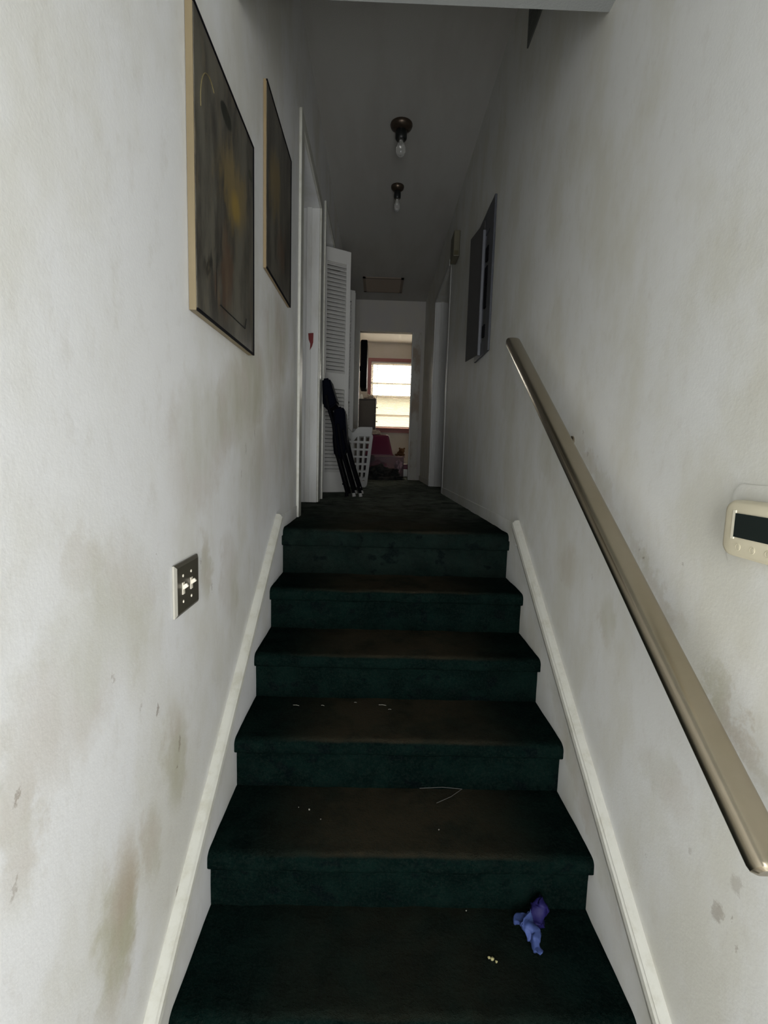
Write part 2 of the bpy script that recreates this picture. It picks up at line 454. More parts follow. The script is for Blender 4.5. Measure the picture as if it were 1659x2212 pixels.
finish('wall_end', bm, M_wf, kind='structure')
finish('ceiling', mbox(XL - W, XR + W, -0.66, FY + FT, CEIL, CEIL + 0.12), M_ceil, kind='structure')
bm = mbox(XL - W, XR + W, -2.7, -0.63, 1.473, 2.42)
finish('ceiling_soffit', bm, M_soffit, kind='structure')


def grid_sheet(bm, prof, x0, x1, nx, amp, seed):
    rows = []
    for (y, z) in prof:
        row = []
        for i in range(nx + 1):
            x = x0 + (x1 - x0) * i / nx
            n = noise.fractal(Vector((x * 9 + seed, y * 9, z * 9)), 0.8, 2.0, 3)
            n2 = noise.noise(Vector((x * 60 + seed, y * 60, z * 60)))
            row.append(bm.verts.new((x, y + 0.5 * amp * n + 0.0012 * n2, z + amp * n * 0.6 + 0.0012 * n2)))
        rows.append(row)
    for a, b in zip(rows, rows[1:]):
        for i in range(nx):
            bm.faces.new((a[i], a[i + 1], b[i + 1], b[i]))


def subdiv(prof, step):
    out = [prof[0]]
    for a, b in zip(prof, prof[1:]):
        n = max(1, int(math.hypot(b[0] - a[0], b[1] - a[1]) / step))
        for i in range(1, n + 1): out.append((a[0] + (b[0] - a[0]) * i / n, a[1] + (b[1] - a[1]) * i / n))
    return out


def nosing(yn, zt, nt, r=0.016):
    pts = [(yn + 0.0245, zt - nt + 0.001), (yn + 0.004, zt - nt), (yn - 0.001, zt - nt + 0.006)]
    for i in range(0, 7):
        a = math.pi / 2 * i / 6
        pts.append((yn + r * 1.4 - r * 1.4 * math.cos(a), zt - r + r * math.sin(a)))
    return pts


# upper hall floor + bedroom floor
bm = bmesh.new()
prof = nosing(0.0, HZ, 0.072, 0.022)
prof = subdiv(prof, 0.01) + subdiv([(0.05, HZ), (FY + FT, HZ)], 0.03)
grid_sheet(bm, prof, XL, XR, 60, 0.004, 3.0)
box(bm, -2.0, XL + 0.001, 0.45, FY + FT, HZ - 0.03, HZ - 0.002)
box(bm, XR - 0.001, 2.0, 2.0, FY + FT, HZ - 0.03, HZ - 0.002)
box(bm, -0.62, 2.4, FY + FT, 6.9, HZ - 0.03, HZ)
bmesh.ops.recalc_face_normals(bm, faces=bm.faces[:])
finish('floor', bm, M_carpet, smooth=60, kind='structure')

# carpeted flight: steps as parts
st = thing('staircase', 'flight of stairs carpeted in dark green, climbing to the hall', 'stairs')
for kk in range(0, 8):
    z_top = -kk * R; z_low = -(kk + 1) * R
    bm = bmesh.new()
    yn = -kk * T
    riser = subdiv([(yn + 0.0245, z_low - 0.012), (yn + 0.0245, z_top - 0.036 - (0.002 if kk else 0.0))], 0.02)
    if kk == 0:
        grid_sheet(bm, riser, XL + 0.0004, XR - 0.0004, 60, 0.003, 7.0)
    else:
        pr = riser + subdiv(nosing(yn, z_top, 0.043), 0.01) + subdiv([(yn + 0.03, z_top), (yn + T + 0.032, z_top)], 0.02)
        grid_sheet(bm, pr, XL + 0.0004, XR - 0.0004, 60, 0.0045, 7.0 + kk * 3)
    bmesh.ops.recalc_face_normals(bm, faces=bm.faces[:])
    for f in bm.faces:
        pass
    finish('carpeted_step', bm, M_carpet, st, 75)
zf = -8 * R
bm = bmesh.new()
prism(bm, [(-7 * T, zf - 0.16), (-7 * T, zf - 0.09), (0.045, -0.205), (0.3, -0.205), (0.3, -0.3), (-6 * T, zf - 0.16)], 'x', XL + 0.004, XR - 0.004)
finish('stair_carriage', bm, M_dress, st)
finish('floor_understair', mbox(XL - W, XR + W, -7 * T, 1.0, zf - 0.26, zf - 0.2), M_dress, kind='structure')
finish('wall_understair', mbox(XL, XR, 0.9, 0.96, zf - 0.2, -0.12), M_dress, kind='structure')
finish('floor_subfloor', mbox(XL - 0.02, XR + 0.02, 0.04, FY + FT, -0.12, -0.03), M_dress, kind='structure')

# foyer around and behind the camera
finish('floor_foyer', mbox(-1.7, 1.5, -3.4, -7 * T + 0.03, zf - 0.06, zf), M_jambbrown, kind='structure')
bm = bmesh.new()
box(bm, -1.75, -1.65, -3.4, -2.6, ZB, 1.6)
box(bm, -1.65, XL - W, -2.7, -2.6, ZB, 1.6)
finish('wall_foyer_left', bm, M_wl, kind='structure')
bm = bmesh.new()
box(bm, 1.45, 1.55, -3.4, -2.6, ZB, 1.6)
box(bm, XR + W, 1.45, -2.7, -2.6, ZB, 1.6)
finish('wall_foyer_right', bm, M_wr, kind='structure')
finish('ceiling_foyer', mbox(-1.7, 1.5, -3.4, -2.7, 1.473, 1.6), M_soffit, kind='structure')
bm = bmesh.new()
box(bm, -1.75, -0.42, -3.4, -3.28, ZB, 1.6); box(bm, 0.66, 1.55, -3.4, -3.28, ZB, 1.6); box(bm, -0.42, 0.66, -3.4, -3.28, 1.0, 1.6)
finish('wall_front', bm, M_wr, kind='structure')
finish('door_front_sky_block', mbox(-0.42, 0.66, -3.36, -3.32, zf, 1.0), M_trim, kind='structure')  # closed slab added out of view to keep sky light out of the doorway

# unlit rooms seen only as dark gaps
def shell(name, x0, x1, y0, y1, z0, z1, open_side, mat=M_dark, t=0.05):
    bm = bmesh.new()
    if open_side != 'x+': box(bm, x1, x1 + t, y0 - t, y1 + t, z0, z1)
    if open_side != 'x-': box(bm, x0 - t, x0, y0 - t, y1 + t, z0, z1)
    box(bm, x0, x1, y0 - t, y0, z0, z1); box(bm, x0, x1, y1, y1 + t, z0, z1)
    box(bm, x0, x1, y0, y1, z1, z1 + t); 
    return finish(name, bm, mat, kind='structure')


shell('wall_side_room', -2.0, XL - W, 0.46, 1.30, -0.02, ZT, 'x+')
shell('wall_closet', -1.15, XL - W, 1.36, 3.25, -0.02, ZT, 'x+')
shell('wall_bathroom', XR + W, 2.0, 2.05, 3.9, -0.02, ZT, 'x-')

# bedroom
BY = 6.7
bm = bmesh.new()
WX0, WX1, WZ0, WZ1 = -0.235, 0.85, 0.80, 1.945
box(bm, -0.62, WX0, BY, BY + 0.14, -0.02, 2.4); box(bm, WX1, 2.4, BY, BY + 0.14, -0.02, 2.4)
box(bm, WX0, WX1, BY, BY + 0.14, -0.02, WZ0); box(bm, WX0, WX1, BY, BY + 0.14, WZ1, 2.4)
finish('wall_bedroom_far', bm, M_bed, kind='structure')
finish('wall_bedroom_left', mbox(-0.62, -0.52, FY + FT, BY, -0.02, 2.4), M_bed, kind='structure')
finish('wall_bedroom_right', mbox(2.3, 2.4, FY + FT, BY, -0.02, 2.4), M_bed, kind='structure')
bm = bmesh.new(); box(bm, XR + W, 2.4, FY, FY + FT, -0.02, 2.4); box(bm, -0.62, XL - W, FY, FY + FT, -0.02, 2.4)
finish('wall_bedroom_near', bm, M_bed, kind='structure')
M_bc = new_mat('bedroom_ceiling_paint', (0.88, 0.82, 0.74), 0.85)
finish('ceiling_bedroom', mbox(-0.62, 2.4, FY + FT, BY + 0.14, 2.262, 2.40), M_bc, kind='structure')

# bedroom window
win = bpy.data.objects.new('window_1', None); COL.objects.link(win); win['kind'] = 'structure'
bm = bmesh.new()
tw = 0.055
box(bm, WX0 - tw, WX0, BY - 0.018, BY + 0.0, WZ0 - tw, WZ1 + tw); box(bm, WX1, WX1 + tw, BY - 0.018, BY, WZ0 - tw, WZ1 + tw)
box(bm, WX0, WX1, BY - 0.018, BY, WZ1, WZ1 + tw); box(bm, WX0, WX1, BY - 0.018, BY, WZ0 - tw, WZ0)
finish('window_casing', bm, M_winred, win)
finish('window_sill', mbox(WX0 - 0.03, WX1 + 0.03, BY - 0.035, BY + 0.08, WZ0, WZ0 + 0.02, bev=0.004), M_winred, win)
bm = bmesh.new()
yw0, yw1 = BY + 0.085, BY + 0.125
for (a, b_, c_, d_) in ((WX0, WX0 + 0.035, WZ0, WZ1), (WX1 - 0.035, WX1, WZ0, WZ1), (WX0, WX1, WZ0, WZ0 + 0.04), (WX0, WX1, WZ1 - 0.035, WZ1), (WX0, WX1, 1.34, 1.385), (WX0, WX1, 1.575, 1.610), (WX0, WX1, 1.03, 1.06)):
    box(bm, a, b_, yw0, yw1, c_, d_)
finish('window_frame', bm, M_vent, win)
finish('window_pane', mbox(WX0, WX1, BY + 0.103, BY + 0.107, WZ0, WZ1), M_pane, win)

bl = thing('window_blind', 'cream horizontal slat blind hanging in the bright bedroom window', 'blind')
finish('head_rail', mbox(WX0 + 0.003, WX1 - 0.003, BY - 0.005, BY + 0.03, WZ1 - 0.032, WZ1 - 0.002, bev=0.004), M_slat, bl)
zz = WZ1 - 0.05; n = 0
slat_me = None
bm = bmesh.new()
t0 = bmesh.new(); box(t0, WX0 + 0.006, WX1 - 0.006, -0.0125, 0.0125, -0.0006, 0.0006)
while zz > 0.86:
    t1 = t0.copy()
    merge(bm, t1, 0, Matrix.Translation((0, BY + 0.015, zz)) @ Matrix.Rotation(math.radians(-14 if zz > 1.37 else -2), 4, 'X'))
    zz -= 0.0215; n += 1
t0.free()
s_ = finish('slats', bm, M_slat, bl); 
finish('bottom_rail', mbox(WX0 + 0.006, WX1 - 0.006, BY + 0.003, BY + 0.027, 0.835, 0.85, bev=0.003), M_slat, bl)
bm = bmesh.new(); tube(bm, [(-0.13, BY - 0.012, 1.90), (-0.128, BY - 0.012, 1.22)], 0.004, 8)
finish('tilt_wand', bm, M_cap, bl, 60)

# outside
finish('ground_outside', mbox(-12, 14, BY + 0.16, 30, -1.4, -1.3), M_lawn, kind='structure')
bm = bmesh.new(); box(bm, -6, 8, 14, 20, -1.3, 2.15); prism(bm, [(13.6, 2.15), (17, 2.3), (20.4, 2.15)], 'x', -6.4, 8.4)
nb = finish('neighbouring_house', bm, M_sid); tag(nb, 'pale yellow house wall glimpsed through the bedroom blind', 'building')

# ------------------------------------------------------------------ trims, casings, baseboards
def trim(name, *boxes, mat=M_trim, bev=0.002):
    bm = bmesh.new()
    for b in boxes: box(bm, *b, bev=bev)
    return finish(name, bm, mat, kind='structure')


P = 0.012
trim('trim_1', (XL, XL + P, D1a - 0.075, D1a, HZ, D1h + 0.055), (XL, XL + P, D1b, D1b + 0.07, HZ, D1h + 0.055), (XL, XL + P, D1a, D1b, D1h, D1h + 0.055))
trim('trim_2', (XL - W, XL, D1b - 0.006, D1b + 0.001, HZ, D1h - 0.001), (XL - 0.075, XL - 0.045, D1b - 0.016, D1b - 0.006, HZ, D1h - 0.001), mat=M_jamb, bev=0.001)
trim('trim_3', (XL, XL + P, CLa - 0.028, CLa, HZ, CLh + 0.03), (XL, XL + P, CLb, CLb + 0.05, HZ, CLh + 0.03), (XL, XL + P, CLa, CLb, CLh, CLh + 0.03))
trim('trim_4', (XR - 0.005, XR, D2a - 0.06, D2a, HZ, D2h + 0.055), (XR - P, XR, D2b, D2b + 0.06, HZ, D2h + 0.055), (XR - P, XR, D2a, D2b, D2h, D2h + 0.055), mat=M_jamb)
trim('trim_5', (XR + 0.001, XR + W, D2b - 0.012, D2b - 0.001, HZ, D2h), (XR + 0.045, XR + 0.075, D2b - 0.024, D2b - 0.012, HZ, D2h), mat=M_jamb, bev=0.001)
trim('trim_6', (FD0 - 0.05, FD0, FY - P, FY, HZ, FDh + 0.05), (FD1, FD1 + 0.10, FY - P, FY, HZ, FDh + 0.002), mat=M_jambbrown)
trim('trim_7', (FD0 - 0.001, FD0 + 0.012, FY, FY + FT, HZ, FDh), (FD1 - 0.012, FD1 + 0.001, FY, FY + FT, HZ, FDh), mat=M_jamb, bev=0.001)
trim('baseboard_right', (XR - 0.004, XR, -0.105, D2a - 0.07, HZ - 0.03, 0.092), mat=M_wr)
trim('baseboard_left', (XL, XL + 0.004, -0.105, D1a - 0.08, HZ - 0.03, 0.092), mat=M_wl)
trim('baseboard_end', (XR - 0.01, XR, D2b + 0.06, FY, HZ, 0.10), mat=M_jamb)
sl = R / T
for sgn, nm in ((-1, 'trim_8'), (1, 'trim_9')):
    bm = bmesh.new()
    x = sgn * 0.47
    y0, y1 = -1.90, -0.105
    dy = Vector((0, y1 - y0, (y1 - y0) * sl)).normalized(); nrm = Vector((0, -dy.z, dy.y))
    # moulding profile (offset from wall, height), extruded along the slope
    prof = [(0.0, -0.033), (0.008, -0.033), (0.010, -0.028), (0.010, -0.019), (0.007, -0.015), (0.011, -0.011), (0.014, -0.004), (0.013, 0.006), (0.010, 0.010), (0.011, 0.014), (0.007, 0.019), (0.0, 0.020)]
    rows = []
    for i in range(60):
        t = i / 59; c = Vector((x, y0 + (y1 - y0) * t, 0.163 + sl * (y0 + (y1 - y0) * t)))
        n = 0.0006 * noise.noise(Vector((t * 60, sgn, 0)))
        rows.append([bm.verts.new(c + Vector((-sgn * (o * 1.75 + n), 0, 0)) + nrm * (h + n)) for o, h in prof])
    for a, b in zip(rows, rows[1:]):
        for i in range(len(prof) - 1): bm.faces.new((a[i], b[i], b[i + 1], a[i + 1]))
    bm.faces.new(rows[0]); bm.faces.new(rows[-1])
    bmesh.ops.recalc_face_normals(bm, faces=bm.faces[:])
    finish(nm, bm, M_trim, kind='structure', smooth=40)

# red torn scrap on the jamb
bm = bmesh.new()
prism(bm, [(-0.530, 1.072), (-0.498, 1.075), (-0.499, 1.02), (-0.506, 0.995), (-0.519, 0.972), (-0.517, 1.01), (-0.527, 1.035)], 'y', D1b - 0.0185, D1b - 0.0165)
tag(finish('torn_sticker', bm, M_red), 'small dark red torn scrap stuck to the white door jamb', 'sticker')

# ------------------------------------------------------------------ louvered closet doors
def louver_panel(parent, hinge, w, ang, z0, z1, nm='leaf', rail_mid=1.05):
    """leaf built in local x (0..w), thickness in y, then rotated about z at hinge"""
    mt = Matrix.Translation((hinge[0], hinge[1], 0)) @ Matrix.Rotation(ang, 4, 'Z')
    t = 0.026; st_ = 0.036
    bm = bmesh.new(); f = bmesh.new()
    box(f, 0, st_, -t / 2, t / 2, z0, z1, 0.002); box(f, w - st_, w, -t / 2, t / 2, z0, z1, 0.002)
    box(f, st_, w - st_, -t / 2, t / 2, z0, z0 + 0.16); box(f, st_, w - st_, -t / 2, t / 2, z1 - 0.10, z1)
    zm = z0 + (z1 - z0) * 0.47
    box(f, st_, w - st_, -t / 2, t / 2, zm - 0.06, zm + 0.06)
    merge(bm, f, 0, mt)
    fr = finish(nm, bm, M_louver, parent)
    bm = bmesh.new(); f = bmesh.new()
    for (a, b) in ((z0 + 0.16, zm - 0.06), (zm + 0.06, z1 - 0.10)):
        z = a + 0.012
        while z < b - 0.006:
            bar(f, (st_, 0, z), (w - st_, 0, z), 0.030, 0.005, up=(0, -math.sin(math.radians(50)), math.cos(math.radians(50))))
            z += 0.030
    merge(bm, f, 0, mt)
    finish('louver_slats', bm, M_louver, fr)
    return fr


d1 = bpy.data.objects.new('door_1', None); COL.objects.link(d1); d1['kind'] = 'structure'
ang = math.atan2(0.11, 0.195)
louver_panel(d1, (-0.545, 1.945), 0.235, ang, 0.037, 1.91)
louver_panel(d1, (-0.35, 2.10), 0.225, math.pi - math.radians(8), 0.05, 1.90)
d2 = bpy.data.objects.new('door_2', None); COL.objects.link(d2); d2['kind'] = 'structure'
louver_panel(d2, (-0.56, 2.99), 0.225, math.radians(-10), 0.05, 1.89)
louver_panel(d2, (-0.345, 2.90), 0.225, math.pi - math.radians(-24), 0.05, 1.89)

# ------------------------------------------------------------------ pictures on the left wall
def picture(name, y0, y1, z0, z1, mat, label, depth=0.015, fm=None):
    t = thing(name, label, 'picture', 'pictures on the left wall')
    x0, x1 = XL + 0.001, XL + depth
    bm = bmesh.new()
    b = 0.008
    box(bm, x0, x1, y0, y0 + b, z0, z1); box(bm, x0, x1, y1 - b, y1, z0, z1)
    box(bm, x0, x1, y0 + b, y1 - b, z0, z0 + b); box(bm, x0, x1, y0 + b, y1 - b, z1 - b, z1)
    finish('frame', bm, fm or M_woodedge, t)
    finish('artwork', mbox(x0 + 0.002, x1 + 0.0015, y0 + 0.002, y1 - 0.002, z0 + 0.003, z1 - 0.002), mat, t)
    bm = bmesh.new(); x2 = x1 + 0.0035
    for (a, c_, d_, e) in ((y1 - 0.006, y1, z0, z1), (y0 + 0.002, y1, z0, z0 + 0.005), (y0, y1, z1 - 0.005, z1)):
        box(bm, x1 - 0.001, x2, a, c_, d_, e)
    finish('edge_strip', bm, M_black, t)
    return t


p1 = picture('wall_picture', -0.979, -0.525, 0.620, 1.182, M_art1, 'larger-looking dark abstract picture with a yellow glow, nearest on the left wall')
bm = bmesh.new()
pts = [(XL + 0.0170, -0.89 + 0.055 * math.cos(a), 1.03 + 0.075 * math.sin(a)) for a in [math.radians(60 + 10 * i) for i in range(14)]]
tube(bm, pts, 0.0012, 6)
M_thin = new_mat('reflection_arc_tint', (0.16, 0.13, 0.06), 0.5)
finish('painted_reflection_arc', bm, M_thin, p1)  # faint ring reflected in the glass, modelled as a coloured arc
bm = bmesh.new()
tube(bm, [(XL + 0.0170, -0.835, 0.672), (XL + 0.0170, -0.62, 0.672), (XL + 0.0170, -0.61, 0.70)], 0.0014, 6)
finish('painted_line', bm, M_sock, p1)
picture('wall_picture', -0.339, 0.095, 0.931, 1.487, M_art2, 'dark brown abstract picture hung farther up the left wall, beside the door casing', 0.010, M_woodedark)

# ------------------------------------------------------------------ double light switch
sw = thing('light_switch', 'dark bronze double switch plate with two ivory toggles on left wall', 'light switch')
y0, y1, z0, z1 = -1.084, -0.961, 0.017, 0.121
bm = bmesh.new()
a = [(y0, z0), (y1, z0), (y1, z1), (y0, z1)]
ins = 0.006
vb = [bm.verts.new((XL + 0.0005, y, z)) for y, z in a]
vm = [bm.verts.new((XL + 0.004, y, z)) for y, z in a]
vt = [bm.verts.new((XL + 0.0075, y + (ins if y == y0 else -ins), z + (ins if z == z0 else -ins))) for y, z in a]
fs = []
for i in range(4):
    j = (i + 1) % 4
    f1 = bm.faces.new((vb[i], vb[j], vm[j], vm[i])); f2 = bm.faces.new((vm[i], vm[j], vt[j], vt[i]))
    if i == 3: f1.material_index = 1; f2.material_index = 1
bm.faces.new(vt)
bmesh.ops.recalc_face_normals(bm, faces=bm.faces[:])
finish('switch_plate', bm, [M_plate, M_plate_glint], sw)
for yy in (-1.050, -1.008):
    bm = bmesh.new()
    box(bm, XL + 0.007, XL + 0.009, yy - 0.005, yy + 0.005, 0.058, 0.082)
    bar(bm, (XL + 0.006, yy, 0.070), (XL + 0.0165, yy, 0.0775), 0.0060, 0.0080, 0.0015)
    finish('toggle', bm, M_ivory, sw)
    for zz in (0.095, 0.043):
        bm = bmesh.new(); lathe(bm, (XL + 0.0073, yy, zz), [(0.0032, 0), (0.003, 0.001), (0.0012, 0.0018)], 'x', 12)
        finish('screw', bm, M_ivory, sw, 60)

# ------------------------------------------------------------------ thermostat
th = thing('thermostat', 'beige wall thermostat with dark display beside the handrail', 'thermostat')
bm = bmesh.new(); prism(bm, rrect(-1.335, 0.2505, 0.150, 0.128, 0.02, 6, 0.004), 'x', XR - 0.0025, XR - 0.0002)
finish('back_plate', bm, M_wr, th)
bm = bmesh.new()
cy, cz = -1.343, 0.2495
rings = []
for off, sc in ((0.0025, 0.96), (0.006, 1.0), (0.018, 0.995), (0.023, 0.95), (0.0245, 0.88)):
    pts = rrect(cy, cz, 0.136 * sc, 0.084 * sc, 0.014 * sc, 6, 0.006)
    rings.append([bm.verts.new((XR - off, y, z)) for y, z in pts])
for a, b in zip(rings, rings[1:]):
    for i in range(len(a)): bm.faces.new((a[i], a[(i + 1) % len(a)], b[(i + 1) % len(b)], b[i]))
bm.faces.new(rings[-1]); bmesh.ops.recalc_face_normals(bm, faces=bm.faces[:])
body = finish('housing', bm, M_therm, th, 50)
bm = bmesh.new(); box(bm, XR - 0.0257, XR - 0.022, -1.2995, -1.2925, 0.234, 0.277, 0.001); finish('display_lip', bm, M_thermlight, th)
bm = bmesh.new(); box(bm, XR - 0.0257, XR - 0.022, -1.390, -1.3835, 0.234, 0.277, 0.001)
finish('display_lip', bm, M_thermlight, th)
finish('display', mbox(XR - 0.0262, XR - 0.022, -1.3835, -1.2995, 0.2375, 0.2725), M_lcd, th)
for yy in (-1.309, -1.337, -1.365):
    bm = bmesh.new(); lathe(bm, (XR - 0.0235, yy, 0.2235), [(0.0052, 0), (0.0052, -0.0014), (0.0044, -0.0016), (0.0042, -0.0011), (0.0034, -0.0011), (0.0032, -0.0015), (0.001, -0.0016)], 'x', 20)
    finish('button', bm, M_therm, th, 30)

th.location.y = 0.007

# ------------------------------------------------------------------ handrail
hr = thing('handrail', 'bronze metal handrail running up the right wall on brackets', 'handrail')
bm = bmesh.new()
A = Vector((0.403, -1.476, -0.142)); B = Vector((0.403, -0.122, 0.777))
d = (B - A).normalized(); s = Vector((1, 0, 0)); u = s.cross(d)
prof = []
N = 28
for i in range(N):
    a = 2 * math.pi * i / N
    c_, s__ = math.cos(a), math.sin(a)
    prof.append((0.0258 * math.copysign(abs(c_) ** 0.62, c_), 0.0165 * math.copysign(abs(s__) ** 0.62, s__)))
rings = []
for q, sc in ((A - d * 0.0, 0.72), (A + d * 0.004, 0.94), (A + d * 0.010, 1.0), (B - d * 0.010, 1.0), (B - d * 0.003, 0.94), (B, 0.8)):
    rings.append([bm.verts.new(q + s * (a * sc) + u * (b * sc)) for a, b in prof])
for a, b in zip(rings, rings[1:]):
    for i in range(N): bm.faces.new((a[i], a[(i + 1) % N], b[(i + 1) % N], b[i]))
bm.faces.new(rings[0]); bm.faces.new(rings[-1]); bmesh.ops.recalc_face_normals(bm, faces=bm.faces[:])
finish('rail', bm, M_rail, hr, 35)
for yb, zw in ((-0.592, 0.398), (-1.150, -0.005)):
    zr = -0.135 + (yb + 1.482) * (0.912 / 1.357)
    bm = bmesh.new(); lathe(bm, (XR, yb, zw), [(0.015, -0.0005), (0.015, -0.004), (0.011, -0.007), (0.006, -0.009)], 'x', 20)
    tube(bm, [(XR - 0.006, yb, zw), (XR - 0.025, yb, zw + 0.002), (0.420, yb, zr - 0.022), (0.412, yb, zr - 0.010)], 0.005, 10)
    finish('bracket', bm, M_rail, hr, 50)

# ------------------------------------------------------------------ breaker panel on the right wall
bp = thing('breaker_panel', 'grey electrical breaker panel with its door hanging open on right wall', 'breaker panel')
y0, y1, z0, z1 = 0.575, 0.93, 0.891, 1.640
bm = bmesh.new()
t = 0.012
box(bm, XR - t, XR - 0.0005, y0, 0.665, z0, z1, 0.002); box(bm, XR - t, XR - 0.0005, 0.765, y1, z0, z1, 0.002)
box(bm, XR - t, XR - 0.0005, 0.665, 0.765, z0, z0 + 0.07); box(bm, XR - t, XR - 0.0005, 0.665, 0.765, z1 - 0.12, z1)
finish('cover', bm, M_panel, bp)
finish('dead_front', mbox(XR - 0.005, XR - 0.0005, 0.665, 0.765, z0 + 0.07, z1 - 0.12), M_panelwarm, bp)
for (za, zb) in ((1.372, 1.443), (1.250, 1.343), (1.135, 1.245), (0.985, 1.046)):
    finish('breaker', mbox(XR - 0.014, XR - 0.004, 0.680, 0.730, za, zb, bev=0.002), M_black, bp)
bm = bmesh.new()
hx, hy = XR - t - 0.003, 0.775
dirv = Vector((-math.sin(math.radians(8)), math.cos(math.radians(8)), 0))
bar(bm, (hx, hy, (z0 + z1) / 2 - 0.01), (hx + dirv.x * 0.235, hy + dirv.y * 0.235, (z0 + z1) / 2 - 0.01), 0.004, z1 - z0 - 0.06, 0.0)
dr = finish('panel_door', bm, M_panelwarm, bp)
bm = bmesh.new(); box(bm, XR - 0.026, XR - t, 0.760, 0.775, z0 + 0.01, z1 - 0.09, 0.001)
finish('door_lip', bm, M_lip, dr)

# door chime
ch = thing('door_chime', 'small yellowed chime box high on the right wall above the doorway', 'chime')
finish('housing', mbox(XR - 0.045, XR - 0.0005, 1.76, 1.93, 1.80, 1.98, bev=0.006), M_chime, ch)
finish('speaker_recess', mbox(XR - 0.040, XR - 0.012, 1.754, 1.762, 1.806, 1.835), M_chimed, ch)

# dark grille high on right wall
wv = thing('wall_vent', 'dark vent grille high on the right wall behind the soffit edge', 'vent')
bm = bmesh.new()
box(bm, XR - 0.006, XR - 0.0005, -0.30, 0.145, 1.967, 1.985); box(bm, XR - 0.006, XR - 0.0005, -0.30, 0.145, 2.22, 2.24); box(bm, XR - 0.006, XR - 0.0005, 0.128, 0.145, 1.985, 2.22); box(bm, XR - 0.006, XR - 0.0005, -0.30, -0.283, 1.985, 2.22)
finish('frame', bm, M_ventd, wv)
bm = bmesh.new()
for i in range(14): box(bm, XR - 0.005, XR - 0.0008, -0.283, 0.128, 1.988 + i * 0.0165, 1.988 + i * 0.0165 + 0.011)
finish('slats', bm, M_ventd, wv)

# ------------------------------------------------------------------ ceiling fixtures
def ceiling_bulb(x, y, label, s=1.0, tilt=0.0):
    t = thing('ceiling_light', label, 'ceiling light', 'bare bulb ceiling lights')
    bm = bmesh.new(); lathe(bm, (x, y, CEIL), [(0.064 * s, -0.0005), (0.066 * s, -0.008), (0.060 * s, -0.022), (0.040 * s, -0.034), (0.028 * s, -0.038)], 'z', 28)
    finish('canopy', bm, M_brass, t, 40)
    bm = bmesh.new(); lathe(bm, (x, y, CEIL), [(0.030 * s, -0.034), (0.034 * s, -0.045), (0.034 * s, -0.080), (0.028 * s, -0.088), (0.02 * s, -0.089)], 'z', 24)
    so = finish('socket', bm, M_sock, t, 40)
    bm = bmesh.new(); lathe(bm, (x, y, CEIL), [(0.012 * s, -0.086), (0.014 * s, -0.10), (0.022 * s, -0.115), (0.029 * s, -0.135), (0.029 * s, -0.15), (0.022 * s, -0.168), (0.010 * s, -0.178), (0.001, -0.180)], 'z', 24)
    finish('bulb', bm, M_glass, t, 80)
    return t


ceiling_bulb(0.002, 1.13, 'dark brass ceiling light with bare bulb, nearer of the two', 1.0)
ceiling_bulb(0.006, 1.80, 'dark brass ceiling light with bare bulb, farther and smaller looking', 0.72)
cv = thing('ceiling_vent', 'brownish rectangular return vent in the ceiling before the end wall', 'vent')
bm = bmesh.new(); x0, x1, y0, y1 = -0.30, 0.15, 3.64, 4.12; zc = CEIL
box(bm, x0, x1, y0, y0 + 0.03, zc - 0.012, zc - 0.0005); box(bm, x0, x1, y1 - 0.03, y1, zc - 0.012, zc - 0.0005); box(bm, x0, x0 + 0.03, y0, y1, zc - 0.012, zc - 0.0005); box(bm, x1 - 0.03, x1, y0, y1, zc - 0.012, zc - 0.0005)
finish('frame', bm, M_vent, cv)
bm = bmesh.new()
for i in range(20): 
    y = y0 + 0.035 + i * 0.0215
    bar(bm, (x0 + 0.03, y, zc - 0.007), (x1 - 0.03, y, zc - 0.007), 0.018, 0.002, up=(0, 0.5, 0.86))
finish('slats', bm, M_vent, cv)

# ------------------------------------------------------------------ folded chair leaning left
fc = thing('folding_chair', 'black padded folding chair folded and leaning against the louvered door', 'chair')
ya, yb = 1.60, 1.885


def pad(pts, y0, y1, mat, nm):
    bm = bmesh.new(); prism(bm, pts, 'y', y0, y1)
    bmesh.ops.bevel(bm, geom=bm.edges[:], offset=0.012, segments=3, affect='EDGES')
    return finish(nm, bm, mat, fc, 45)


pad([(-0.512, 0.878), (-0.458, 0.885), (-0.402, 0.715), (-0.420, 0.690), (-0.472, 0.660), (-0.505, 0.690)], ya + 0.01, yb - 0.01, M_navy, 'backrest')
pad([(-0.425, 0.675), (-0.365, 0.690), (-0.343, 0.660), (-0.330, 0.500), (-0.322, 0.400), (-0.350, 0.315), (-0.380, 0.305), (-0.418, 0.335), (-0.432, 0.45)], ya + 0.03, yb - 0.03, M_navy, 'seat')
feet = []
for y in (ya, yb):
    for pts, foot in (([(-0.480, 0.76), (-0.462, 0.67), (-0.425, 0.56), (-0.395, 0.34)], (-0.315, HZ + 0.004)),
                      ([(-0.392, 0.56), (-0.358, 0.36)], (-0.262, HZ + 0.004)),
                      ([(-0.352, 0.52), (-0.322, 0.40), (-0.285, 0.27)], (-0.214, HZ + 0.004))):
        bm = bmesh.new(); tube(bm, [(a, y, b) for a, b in pts] + [(foot[0], y, foot[1] + 0.02)], 0.0105, 12)
        lg = finish('leg', bm, M_black, fc, 60)
        bm = bmesh.new(); tube(bm, [(foot[0] - 0.004, y, foot[1] + 0.026), (foot[0], y, foot[1])], [0.0125, 0.014], 12)
        finish('foot_cap', bm, M_cap if foot[0] > -0.3 else M_black, lg, 60)
for cx_, cz_ in ((-0.345, 0.13), (-0.228, 0.09)):
    bm = bmesh.new(); tube(bm, [(cx_, ya, cz_), (cx_, yb, cz_)], 0.007, 10)
    finish('crossbar', bm, M_black, fc, 60)

